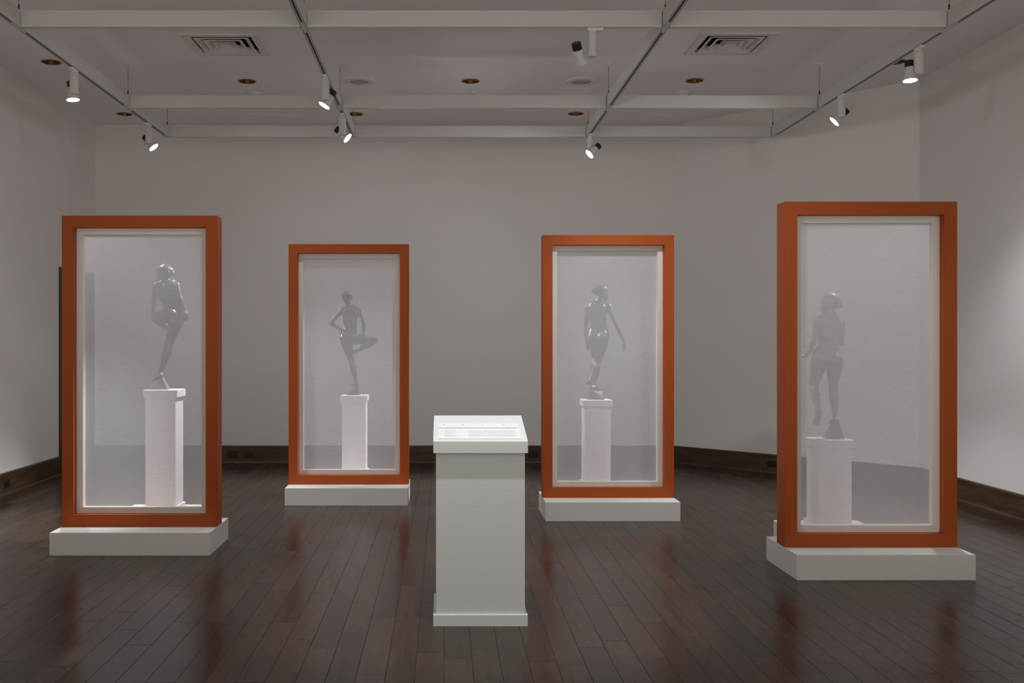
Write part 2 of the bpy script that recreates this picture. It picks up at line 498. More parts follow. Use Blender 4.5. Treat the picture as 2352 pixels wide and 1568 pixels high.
for x in BX:
    for y in BY[1:]:
        bm = nb(); lathe(bm, ((.0022, ZT), (.0022, ZC-.004)), 8)
        bmesh.ops.translate(bm, verts=bm.verts, vec=(x, y, 0)); c = gl('cable', to_grid(bm), M['cable'])
        bm = nb(); lathe(bm, ((.006, ZT), (.006, ZT+.045), (.003, ZT+.05)), 10)
        bmesh.ops.translate(bm, verts=bm.verts, vec=(x, y, 0)); link_mesh('cable_gripper', to_grid(bm), M['black'], c)
        bm = nb(); lathe(bm, ((.030, ZC), (.028, ZC-.006), (.006, ZC-.010), (.004, ZC-.022)), 20)
        bmesh.ops.translate(bm, verts=bm.verts, vec=(x, y, 0)); link_mesh('ceiling_anchor', to_grid(bm), M['plastic'], c)

# ------------------------------------------------------------------ spotlights
def finned(n=20, r=.033, z0=.045, z1=.095):
    bm = nb()
    prof = []
    vsb, vst = [], []
    for i in range(n*2):
        rr = r if (i//1) % 2 == 0 else r*.9
        a = 2*PI*i/(n*2)
        vsb.append(bm.verts.new((rr*math.cos(a), rr*math.sin(a), z0))); vst.append(bm.verts.new((rr*math.cos(a), rr*math.sin(a), z1)))
    m_ = n*2
    for i in range(m_):
        j = (i+1) % m_; bm.faces.new((vsb[i], vsb[j], vst[j], vst[i]))
    bm.faces.new(vst); bm.faces.new(list(reversed(vsb)))
    return bm
def make_spot(along_y=True):
    r = empty('track_spotlight')
    bm = nb()
    if along_y: box(bm, -.017, .017, -.06, .05, -.022, 0, .003)
    else: box(bm, -.035, .075, -.017, .017, -.022, 0, .003)
    lathe(bm, ((0, -.020), (.026, -.020), (.026, -.030), (.020, -.034), (.020, -.040), (0, -.040)), 24)
    link_mesh('track_adapter', bm, M['plastic'], r)
    bm = nb(); lathe(bm, ((0, -.038), (.031, -.038), (.034, -.041), (.034, -.196), (.032, -.200), (0, -.200)), 32)
    link_mesh('driver_housing', bm, M['metalw'], r, False)
    bm = nb(); lathe(bm, ((0, .046), (.0345, .046), (.036, .044), (.036, -.004), (.051, -.050), (.053, -.054), (.0505, -.054), (.046, -.046)), 36)
    h = link_mesh('lamp_head', bm, M['metalw'], r, True)
    link_mesh('heat_sink', finned(), M['black'], h)
    bm = nb(); lathe(bm, ((.0495, -.0525), (.025, -.054), (0, -.0545)), 36)
    link_mesh('lens', bm, M['lens'], h, True)
    return r
# x, y of the mount, beam direction, sideways offset of the head from the housing, light power, cone, label
SPOTS = [
    (-2.93, 8.10, (.12, -.05, -1), (-.03, .045), 170, 100, 'lit white spotlight on the left beam, nearest the left wall, facing straight down'),
    (-2.93, 10.15, (.64, -.06, -.77), (.0, .06), 260, 36, 'lit white spotlight at the far end of the left beam, tilted right'),
    (-.965, 8.32, (-.50, -.15, -.85), (.01, .06), 700, 36, 'lit white spotlight on the centre-left beam, nearer one, tilted left'),
    (-.965, 9.72, (.75, -.17, -.64), (.005, .06), 330, 34, 'lit white spotlight at the far end of the centre-left beam, tilted right'),
    (1.02, 7.05, (.30, .50, -.81), (-.085, .03), 60, 60, 'white spotlight under the front cross beam, head turned away showing its black heat sink'),
    (1.525, 10.68, (-.72, -.20, -.66), (.02, -.062), 480, 34, 'lit white spotlight at the back end of the centre-right beam, tilted left'),
    (3.48, 8.96, (-.70, .12, -.69), (.0, .06), 450, 36, 'lit white spotlight on the right beam, further one, tilted left'),
    (3.48, 7.50, (.0, -.10, -.99), (-.045, .045), 135, 125, 'lit white spotlight on the right beam, nearest the right wall, facing straight down'),
]
def add_spot_light(name, loc, d, power, cone, col=(.96, .97, 1), radius=.04, blend=.6):
    ld = bpy.data.lights.new(name, 'SPOT'); ld.energy = power; ld.color = col
    ld.spot_size = math.radians(cone); ld.spot_blend = blend; ld.shadow_soft_size = radius
    lo = bpy.data.objects.new(name, ld); C.objects.link(lo)
    lo.location = loc; lo.rotation_euler = Vector(d).to_track_quat('-Z', 'Y').to_euler()
    return lo
LAMP = 1.0
SPILL = 42
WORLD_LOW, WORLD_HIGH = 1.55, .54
protos = {True: None, False: None}
for (x, y, dv, off, pw, cone, lab) in SPOTS:
    along = (y != 7.05)
    if protos[along] is None: protos[along] = make_spot(along); o = protos[along]
    else: o = copy_tree(protos[along])
    o.location = (x, y, ZB-.001)
    tag(o, lab, 'spotlight', 'track spotlights on the suspended grid')
    dv = Vector(dv).normalized()
    h = [c for c in o.children if c.name.startswith('lamp_head')][0]
    h.location = (off[0], off[1], -.185)
    h.rotation_mode = 'QUATERNION'
    h.rotation_quaternion = dv.to_track_quat('-Z', 'Y')
    add_spot_light('spot_beam', Vector((x+off[0], y+off[1], ZB-.186)) + dv*.062, dv, pw*LAMP, cone)
    add_spot_light('spot_spill', Vector((x+off[0], y+off[1], ZB-.186)) + dv*.062, dv, SPILL, 165, radius=.05, blend=1)
# lamps of the same track, on the cross beam just above the camera's view
add_spot_light('spot_beam', (.20, 4.72, 3.42), (Vector((.19, 5.42, .95))-Vector((.20, 4.72, 3.42))), 245, 50, radius=.03, blend=.5)
add_spot_light('spot_beam', (.36, 4.62, 3.42), (Vector((-2.1, 7.6, 1.5))-Vector((.36, 4.62, 3.42))), 45, 30, radius=.08)
add_spot_light('spot_beam', (.55, 4.62, 3.42), (Vector((2.80, 6.9, 1.05))-Vector((.55, 4.62, 3.42))), 90, 36, radius=.06, blend=.8)
add_spot_light('spot_beam', (-.6, 4.62, 3.42), (Vector((1.35, 9.0, 1.4))-Vector((-.6, 4.62, 3.42))), 25, 24, radius=.08)
add_spot_light('spot_beam', (1.0, 4.62, 3.42), (Vector((-.85, 9.8, 1.4))-Vector((1.0, 4.62, 3.42))), 12, 22, radius=.08)

# ------------------------------------------------------------------ frames, plinths, pedestals
WF, HF, DF, DP, HP = 1.085, 2.17, .15, .59, .155
CASES = [  # frame left X, plinth front Y, pedestal X centre, pedestal front Y, top z, platform X0, Y0
    dict(x=-2.668, y=6.914, px=-2.12, py=7.63, pz=1.083, gx=-2.452, gy=7.507, n='one', where='front left', rk='rock1', bz='bronze1'),
    dict(x=-1.404, y=9.01, px=-.859, py=9.72, pz=.930, gx=-1.16, gy=9.603, n='two', where='back left', rk='rock2', bz='bronze2'),
    dict(x=.816, y=8.229, px=1.344, py=8.93, pz=.9325, gx=1.05, gy=8.822, n='three', where='back right', rk='rock3', bz='bronze3'),
    dict(x=2.138, y=6.20, px=2.642, py=6.90, pz=.780, gx=2.381, gy=6.793, n='four', where='front right', rk='rock4', bz='bronze4'),
]
def make_frame():
    r = empty('display_frame')
    bm = nb(); ring_prism(bm, (0, WF, 0, HF), (.08, WF-.08, .082, HF-.082), 0, DF)
    bmesh.ops.recalc_face_normals(bm, faces=bm.faces)
    ed = [e for e in bm.edges if e.calc_face_angle(0) > 1]
    bmesh.ops.bevel(bm, geom=ed, offset=.0016, segments=2, affect='EDGES')
    link_mesh('outer_frame', bm, M['orange'], r)['label'] = 'orange painted outer frame'
    bm = nb(); ring_prism(bm, (.081, WF-.081, .083, HF-.083), (.125, WF-.125, .126, HF-.126), .062, .112)
    bmesh.ops.recalc_face_normals(bm, faces=bm.faces)
    link_mesh('inner_frame', bm, M['inner'], r)['label'] = 'cream inner frame'
    bm = nb()
    vs = [bm.verts.new(p) for p in ((.124, .102, .125), (WF-.124, .102, .125), (WF-.124, .102, HF-.125), (.124, .102, HF-.125))]
    bm.faces.new(vs)
    link_mesh('scrim', bm, M['scrim'], r)['label'] = 'sheer white fabric screen'
    return r
def make_plinth():
    bm = nb(); box(bm, 0, WF, 0, DP, 0, HP, .002)
    return link_mesh('frame_plinth', bm, M['white'])
def make_platform():
    bm = nb(); box(bm, 0, .60, 0, .605, 0, HP, .002)
    return link_mesh('pedestal_platform', bm, M['white'])
fr_labels = {
 'one': 'orange frame with sheer screen at far left, before the statue leaning on its knee',
 'two': 'orange frame with sheer screen, second from left, before the dark one-legged statue',
 'three': 'orange frame with sheer screen directly right of the white reading stand, before the brown statue',
 'four': 'largest-looking orange frame with sheer screen, rightmost, before the pale statue'}
pl_labels = {
 'one': 'low white plinth under the far left orange frame',
 'two': 'low white plinth under the second orange frame from the left',
 'three': 'low white plinth under the orange frame right of the white reading stand',
 'four': 'low white plinth under the rightmost orange frame'}
pf_labels = {
 'one': 'low white platform behind the far left frame, under the tallest pedestal',
 'two': 'low white platform behind the second frame from the left, under its pedestal',
 'three': 'low white platform behind the frame right of the reading stand, under its pedestal',
 'four': 'low white platform behind the rightmost frame, its corner showing left of the frame'}
pd_labels = {
 'one': 'tallest white pedestal, seen through the far left frame, carrying the statue leaning on its knee',
 'two': 'white pedestal seen through the second frame from the left, carrying the darkest statue',
 'three': 'white pedestal seen through the frame right of the reading stand, carrying the brown statue',
 'four': 'shortest white pedestal, seen through the rightmost frame, carrying the pale statue'}
fp = make_frame(); pp = make_plinth(); gp = make_platform()
for i, k in enumerate(CASES):
    n = k['n']
    f = fp if i == 0 else copy_tree(fp)
    f.location = (k['x'], k['y']+.225, HP+.0005); tag(f, fr_labels[n], 'display frame', 'orange framed screens')
    p = pp if i == 0 else copy_tree(pp)
    p.location = (k['x'], k['y'], 0); tag(p, pl_labels[n], 'plinth', 'low white plinths under the frames')
    g = gp if i == 0 else copy_tree(gp)
    g.location = (k['gx'], k['gy'], 0); tag(g, pf_labels[n], 'platform', 'low white platforms under the pedestals')
    r = empty('pedestal', (k['px'], k['py']+.128, HP+.0005))
    tag(r, pd_labels[n], 'pedestal', 'white statue pedestals')
    zt = k['pz']-HP
    bm = nb(); box(bm, -.128, .128, -.128, .128, 0, .06, .0015); link_mesh('pedestal_base', bm, M['pedestal'], r)
    bm = nb(); box(bm, -.113, .113, -.113, .113, .06, zt-.055, .0015); link_mesh('shaft', bm, M['pedestal'], r)
    bm = nb(); box(bm, -.128, .128, -.128, .128, zt-.055, zt, .0015); link_mesh('cap', bm, M['pedestal'], r)

# ------------------------------------------------------------------ reading stand
LX, LY = .1855, 5.205
st = empty('reading_stand', (LX, LY+.226, 0))
tag(st, 'white slant-topped reading stand in the middle foreground', 'reading stand')
hw, hd = .2405, .226
bm = nb()
box(bm, -hw, hw, -hd, hd, 0, .050)
# sloped upper lip of the base moulding
for f in list(bm.faces):
    if f.normal.z > .5 or abs(f.calc_center_median().z-.05) < 1e-5: top = f
ret = bmesh.ops.inset_region(bm, faces=[top], thickness=.0135, depth=0)
for v in top.verts: v.co.z += .006
link_mesh('stand_base', bm, M['smoothw'], st)
bm = nb(); box(bm, -hw+.0135, hw-.0135, -hd+.0135, hd-.0135, .052, .90, .002)
link_mesh('shaft', bm, M['stipple'], st)
zf, zbk, z0 = .941, 1.040, .881
bm = nb()
pts = [(-hw,-hd-.012,z0),(hw,-hd-.012,z0),(hw,hd-.01,z0),(-hw,hd-.01,z0),(-hw,-hd-.012,zf),(hw,-hd-.012,zf),(hw,hd-.01,zbk),(-hw,hd-.01,zbk)]
vs = [bm.verts.new(p) for p in pts]
for f in ((0,3,2,1),(4,5,6,7),(0,1,5,4),(1,2,6,5),(2,3,7,6),(3,0,4,7)): bm.faces.new([vs[i] for i in f])
bmesh.ops.bevel(bm, geom=list(bm.edges), offset=.0015, segments=2, affect='EDGES')
link_mesh('slanted_cap', bm, M['smoothw'], st)
# printed card on the slope; local x across, v up the slope
SY0, SLEN = LY-.012, 2*hd+.002
ang = math.atan2(zbk-zf, SLEN)
card = empty('text_panel', (LX, SY0, zf+.0006)); card.rotation_euler = (ang, 0, 0)
tag(card, 'white printed text panel on the slanted top of the reading stand', 'text panel')
def slab(bm, xa, xb, ta, tb, h0, h1):
    Ls = SLEN/math.cos(ang); box(bm, xa-LX, xb-LX, ta*Ls, tb*Ls, h0, h1)
bm = nb(); slab(bm, -.030, .396, .08, .66, 0, .0022); link_mesh('card_sheet', bm, M['card'], card)
bm = nb(); slab(bm, -.026, .388, .463, .477, .0022, .0026); link_mesh('rule_line', bm, M['redline'], card)['label'] = 'thin brown ruled line'
bm = nb()
rnd = random.Random(3)
t = .405
while t > .13:
    slab(bm, .000, .045+rnd.random()*.035, t-.011, t, .0022, .0025); t -= .0215
link_mesh('caption_list', bm, M['ink'], card)['label'] = 'fine grey list of captions'
bm = nb()
for t in (.405, .345, .285, .225): slab(bm, -.0165, -.0105, t-.014, t, .0022, .0026)
link_mesh('list_numbers', bm, M['inkd'], card)
bm = nb()
for blk in ((.390, .275), (.250, .15)):
    t = blk[0]
    while t > blk[1]:
        slab(bm, .127, .36+rnd.random()*.02, t-.010, t, .0022, .0025); t -= .019
link_mesh('paragraph_text', bm, M['ink'], card)['label'] = 'fine grey paragraph text'
bm = nb()
for x, w in ((-.006, .009), (.097, .010), (.202, .006), (.316, .008)): slab(bm, x, x+w, .592, .606, .0022, .0026); slab(bm, x+.002, x+w*.6, .606, .622, .0022, .0026)
link_mesh('small_icons', bm, M['inkd'], card)

# ------------------------------------------------------------------ outlets in the baseboards
def make_outlet():
    r = empty('electrical_outlet')
    bm = nb(); box(bm, -.060, .060, -.006, 0, -.037, .037, .002); link_mesh('cover_plate', bm, M['outlet'], r)
    bm = nb()
    for s in (-1, 1): box(bm, s*.024-.017, s*.024+.017, -.009, -.005, -.019, .019, .003)
    link_mesh('socket', bm, M['outlet'], r)
    bm = nb()
    for s in (-1, 1):
        lathe_b = nb(); lathe(lathe_b, ((.0035, 0), (.003, -.0015), (0, -.002)), 10)
        me = bpy.data.meshes.new('screw'); lathe_b.to_mesh(me); lathe_b.free()
        k0 = len(bm.verts); bm.from_mesh(me); bm.verts.ensure_lookup_table()
        for v in bm.verts[k0:]: v.co = Vector((s*.052 + v.co.x, -.0055 + v.co.z, .028 + v.co.y))
    link_mesh('screw', bm, M['cable'], r)
    return r
op = make_outlet()
tD = .466
pD = P1 + (P2-P1)*.452
OUTS = [((535-1020)*YB/2350, YB-.0182, .108, 0, 'black outlet in the back baseboard beside the far left frame, left of a pair'),
        ((574-1020)*YB/2350, YB-.0182, .103, 0, 'black outlet in the back baseboard, right one of a pair left of the second frame'),
        (1.060, YB-.0182, .104, 0, 'black outlet in the back baseboard just right of the reading stand'),
        (pD.x+n_in.x*.0182, pD.y+n_in.y*.0182, .105, math.atan2(n_in.x, -n_in.y), 'black outlet in the diagonal baseboard left of the rightmost frame'),
        (XL+.0182, 9.67, .102, PI/2, 'black outlet in the left wall baseboard at the left edge of the room')]
for i, (x, y, z, rz, lab) in enumerate(OUTS):
    o = op if i == 0 else copy_tree(op)
    o.location = (x, y, z); o.rotation_euler = (0, 0, rz)
    tag(o, lab, 'outlet', 'black outlets in the baseboards')

# ------------------------------------------------------------------ statues
FIGS = {
  'one': dict(
    pelvis=(0.1218, 0, 0.5799), waist=(0.0912, 0.0, 0.6483), ribs=(0.0665, 0.01, 0.7168), chest=(0.0586, 0.015, 0.7721),
    neckbase=(0.0456, 0.02, 0.8112), head=(0.0248, 0.03, 0.8744), shL=(-0.015, -0.035, 0.7787), elL=(-0.0456, 0.02, 0.6711),
    wrL=(-0.0704, 0.085, 0.6027), haL=(-0.0847, 0.12, 0.5682), shR=(0.1284, 0.02, 0.7884), elR=(0.159, -0.015, 0.6972),
    wrR=(0.1981, -0.02, 0.6047), haR=(0.2066, -0.01, 0.5539), hipL=(0.0808, -0.01, 0.5539), knL=(-0.0756, 0.135, 0.5526),
    anL=(0.0639, 0.06, 0.4574), heL=(0.0678, 0.045, 0.4665), toL=(0.1088, 0.085, 0.4007), hipR=(0.1368, 0.02, 0.5506),
    knR=(0.0665, 0.035, 0.3519), anR=(0.0143, 0.0, 0.1336), heR=(0.0326, -0.03, 0.0925), toR=(-0.0639, 0.06, 0.0508),
  ),
  'two': dict(
    pelvis=(-0.0466, 0, 0.5629), waist=(-0.025, 0.0, 0.6463), ribs=(-0.0278, 0.0, 0.7298), chest=(-0.0278, 0.0, 0.7923),
    neckbase=(-0.0417, 0.005, 0.8514), head=(-0.057, 0.01, 0.9299), shL=(-0.1056, 0.0, 0.8187), elL=(-0.2113, -0.05, 0.6915),
    wrL=(-0.1209, -0.055, 0.6338), haL=(-0.0709, -0.065, 0.6047), shR=(0.0577, 0.0, 0.8236), elR=(0.1042, -0.02, 0.688),
    wrR=(0.0945, 0.045, 0.5991), haR=(0.082, 0.07, 0.556), hipL=(-0.0765, 0, 0.5317), knL=(-0.0209, 0.03, 0.3405),
    anL=(0.0264, 0.0, 0.1251), heL=(0.0459, -0.02, 0.0959), toL=(-0.0153, 0.06, 0.0799), hipR=(-0.0069, 0.0, 0.5386),
    knR=(0.196, 0.05, 0.5226), anR=(0.009, 0.055, 0.4135), heR=(-0.0014, 0.05, 0.4239), toR=(-0.05, 0.08, 0.3892),
  ),
  'three': dict(
    pelvis=(0.0306, 0, 0.5696), waist=(0.0271, 0.0, 0.6657), ribs=(0.0235, 0.0, 0.7476), chest=(0.0242, 0.0, 0.8117),
    neckbase=(0.0328, 0.005, 0.8615), head=(0.0712, 0.01, 0.9434), shL=(-0.0584, 0.03, 0.8152), elL=(-0.0826, 0.03, 0.6372),
    wrL=(-0.0755, 0.0, 0.5126), haL=(-0.0641, 0.01, 0.4414), shR=(0.1139, -0.03, 0.8209), elR=(0.1808, -0.05, 0.655),
    wrR=(0.2492, -0.02, 0.5198), haR=(0.2663, -0.01, 0.4379), hipL=(-0.01, 0.025, 0.5269), knL=(0.0214, 0.12, 0.3631),
    anL=(-0.0299, 0.035, 0.1851), heL=(-0.037, 0.01, 0.1659), toL=(-0.057, 0.05, 0.1317), hipR=(0.0612, -0.02, 0.5198),
    knR=(0.0356, 0.045, 0.3346), anR=(-0.0171, 0.0, 0.1282), heR=(-0.0406, -0.03, 0.0947), toR=(0.0555, 0.05, 0.0783),
  ),
  'four': dict(
    pelvis=(-0.0435, 0, 0.5655), waist=(-0.029, 0.01, 0.6452), ribs=(-0.0275, 0.01, 0.7286), chest=(-0.0275, 0.01, 0.7939),
    neckbase=(-0.0203, 0.01, 0.8446), head=(-0.0217, 0.01, 0.9265), shL=(-0.1174, -0.01, 0.8084), elL=(-0.1479, -0.03, 0.6597),
    wrL=(-0.1827, 0.03, 0.5619), haL=(-0.232, 0.04, 0.5756), shR=(0.0565, 0.02, 0.8011), elR=(0.0638, 0.02, 0.6597),
    wrR=(0.0072, 0.12, 0.6887), haR=(-0.0362, 0.14, 0.7177), hipL=(-0.1015, 0, 0.5292), knL=(-0.1102, 0.085, 0.3516),
    anL=(-0.129, -0.06, 0.203), heL=(-0.1203, -0.09, 0.1921), toL=(-0.1406, -0.055, 0.0979), hipR=(0.0109, 0, 0.5256),
    knR=(0.0087, 0.035, 0.348), anR=(0.013, 0.0, 0.145), heR=(0.0109, -0.035, 0.1189), toR=(0.0058, 0.065, 0.0971),
  ),
}

def catmull(pts, k=6):
    out = []
    n = len(pts)
    for i in range(n-1):
        p0, p1, p2, p3 = pts[max(i-1,0)], pts[i], pts[i+1], pts[min(i+2,n-1)]
        for j in range(k):
            t = j/k
            out.append(.5*((2*p1) + (p2-p0)*t + (2*p0-5*p1+4*p2-p3)*t*t + (3*p1-p0-3*p2+p3)*t**3))
    out.append(pts[-1])
    return out

def loft(bm, stations, k=5, n=20, cap=True):
    """stations: (centre, side vector, half width along side, half depth) -> smooth closed tube"""
    cs = catmull([Vector(s[0]) for s in stations], k)
    sd = catmull([Vector(s[1]) for s in stations], k)
    ws = catmull([Vector((s[2], s[3], 0)) for s in stations], k)
    m = len(cs); rings = []
    for i in range(m):
        tdir = (cs[min(i+1,m-1)]-cs[max(i-1,0)]).normalized()
        u = sd[i]-tdir*sd[i].dot(tdir); u.normalize(); v = tdir.cross(u)
        rings.append([bm.verts.new(cs[i]+u*ws[i].x*math.cos(2*PI*a/n)+v*ws[i].y*math.sin(2*PI*a/n)) for a in range(n)])
    for a, b in zip(rings, rings[1:]):
        for i in range(n):
            j = (i+1) % n; bm.faces.new((a[i], a[j], b[j], b[i]))
    # rounded ends
    for ring, c, sgn, w in ((rings[0], cs[0], -1, ws[0]), (rings[-1], cs[-1], 1, ws[-1])):
        tdir = ((cs[1]-cs[0]) if sgn < 0 else (cs[-1]-cs[-2])).normalized()*sgn
        prev = ring; rr = min(w.x, w.y)
        for q in (.5, .85):
            nr = [bm.verts.new(c+(v.co-c)*math.sqrt(1-q*q)+tdir*rr*q) for v in ring]
            for i in range(n):
                j = (i+1) % n
                bm.faces.new((prev[i], prev[j], nr[j], nr[i]) if sgn > 0 else (prev[j], prev[i], nr[i], nr[j]))
            prev = nr
        bm.faces.new(prev if sgn > 0 else list(reversed(prev)))

def any_side(d, hint):
    d = d.normalized(); s = Vector(hint)-d*Vector(hint).dot(d)
    if s.length < 1e-3: s = d.orthogonal()
    return s.normalized()

def tube(bm, pts, radii, hint=(0,1,0), k=4, n=14):
    pts = [Vector(p) for p in pts]
    dr = any_side(pts[-1]-pts[0] if (pts[-1]-pts[0]).length > 1e-5 else pts[1]-pts[0], hint)
    loft(bm, [(p, dr, r if not isinstance(r, tuple) else r[0], r if not isinstance(r, tuple) else r[1]) for p, r in zip(pts, radii)], k, n)

def ell(bm, c, rx, ry, rz, X=Vector((1,0,0)), Z=Vector((0,0,1))):
    Z = Vector(Z).normalized(); X = any_side(Z, X); Y = Z.cross(X)
    mt = Matrix((X*rx, Y*ry, Z*rz)).transposed().to_4x4(); mt.translation = Vector(c)
    bmesh.ops.create_icosphere(bm, subdivisions=3, radius=1, matrix=mt)

def union_mesh(name, bm, voxel, smooth_it, factor=.5):
    bm.normal_update()
    bmesh.ops.recalc_face_normals(bm, faces=bm.faces)
    me = bpy.data.meshes.new(name+'_raw'); bm.to_mesh(me); bm.free()
    o = bpy.data.objects.new(name+'_raw', me); C.objects.link(o)
    r = o.modifiers.new('r', 'REMESH'); r.mode = 'VOXEL'; r.voxel_size = voxel; r.adaptivity = 0
    if smooth_it:
        s = o.modifiers.new('s', 'SMOOTH'); s.factor = factor; s.iterations = smooth_it
    dg = bpy.context.evaluated_depsgraph_get()
    out = bpy.data.meshes.new_from_object(o.evaluated_get(dg))
    out.name = name
    bpy.data.objects.remove(o); bpy.data.meshes.remove(me)
    for p in out.polygons: p.use_smooth = True
    return out

def hand(bm, wr, ha, normal, s, curl=.35, thumb=1, spread=.10):
    """wrist -> fingertip direction; normal = back-of-hand direction; thumb = +1/-1 side"""
    wr, ha = Vector(wr), Vector(ha)
    d = (ha-wr).normalized(); nrm = any_side(d, normal); sd = d.cross(nrm)*thumb
    L = .185*s
    kn = wr+d*L*.50
    loft(bm, [(wr-d*.01*s, sd, .026*s, .021*s), (wr+d*L*.16, sd, .031*s, .017*s), (wr+d*L*.36, sd, .040*s, .015*s), (kn, sd, .041*s, .013*s)], 4, 14)
    for i, (o, ln) in enumerate(((-.031, .80), (-.0105, .92), (.0105, 1.0), (.031, .88))):
        b = kn+sd*o*s; dd = (d+sd*o*spread*40*.25).normalized()
        seg = [.45, .32, .26]; pts = [b-dd*.012*s]; rad = [.0105*s]; cu = curl*.5
        p = b
        for q, f in enumerate(seg):
            ddd = (dd*math.cos(cu)-nrm*math.sin(cu)).normalized()
            p = p+ddd*L*.52*ln*f; pts.append(p); rad.append((.0105, .0095, .008)[q]*s); cu += curl
        tube(bm, pts, rad, nrm, 3, 10)
    tb = wr+d*L*.14+sd*.026*s
    td = (d*.72+sd*.62-nrm*.25).normalized()
    p1 = tb+td*.036*s; p2 = p1+(td+d*.45).normalized()*.032*s; p3 = p2+(td*.5+d*.8-nrm*.2).normalized()*.026*s
    tube(bm, [tb-td*.012*s, tb, p1, p2, p3], [.014*s, .0145*s, .0125*s, .0115*s, .009*s], nrm, 3, 10)

def foot(bm, an, he, to, upv, s):
    an, he, to = Vector(an), Vector(he), Vector(to)
    d = (to-he).normalized(); L = (to-he).length
    up = any_side(d, upv); sd = d.cross(up)
    tube(bm, [an, an*.5+he*.5+d*.010*s, he+up*.022*s], [.034*s, .034*s, .030*s], sd)
    loft(bm, [(he+up*.020*s+d*.005*s, sd, .027*s, .022*s), (he+d*L*.30+up*.034*s, sd, .031*s, .034*s), (he+d*L*.55+up*.024*s, sd, .037*s, .024*s),
              (he+d*L*.74+up*.015*s, sd, .043*s, .015*s)], 4, 16)
    tube(bm, [an, he+d*L*.42+up*.040*s], [.032*s, .024*s], sd)
    for i, (o, ln, rr) in enumerate(((-.030, .30, .015), (-.012, .31, .0105), (.004, .29, .010), (.018, .265, .0095), (.031, .235, .009))):
        b = he+d*L*.70+sd*o*s*1.05+up*.012*s
        tube(bm, [b, b+d*L*ln*.55+up*.003*s, b+d*L*ln-up*.003*s], [rr*s*1.05, rr*s, rr*s*.9], sd, 3, 10)

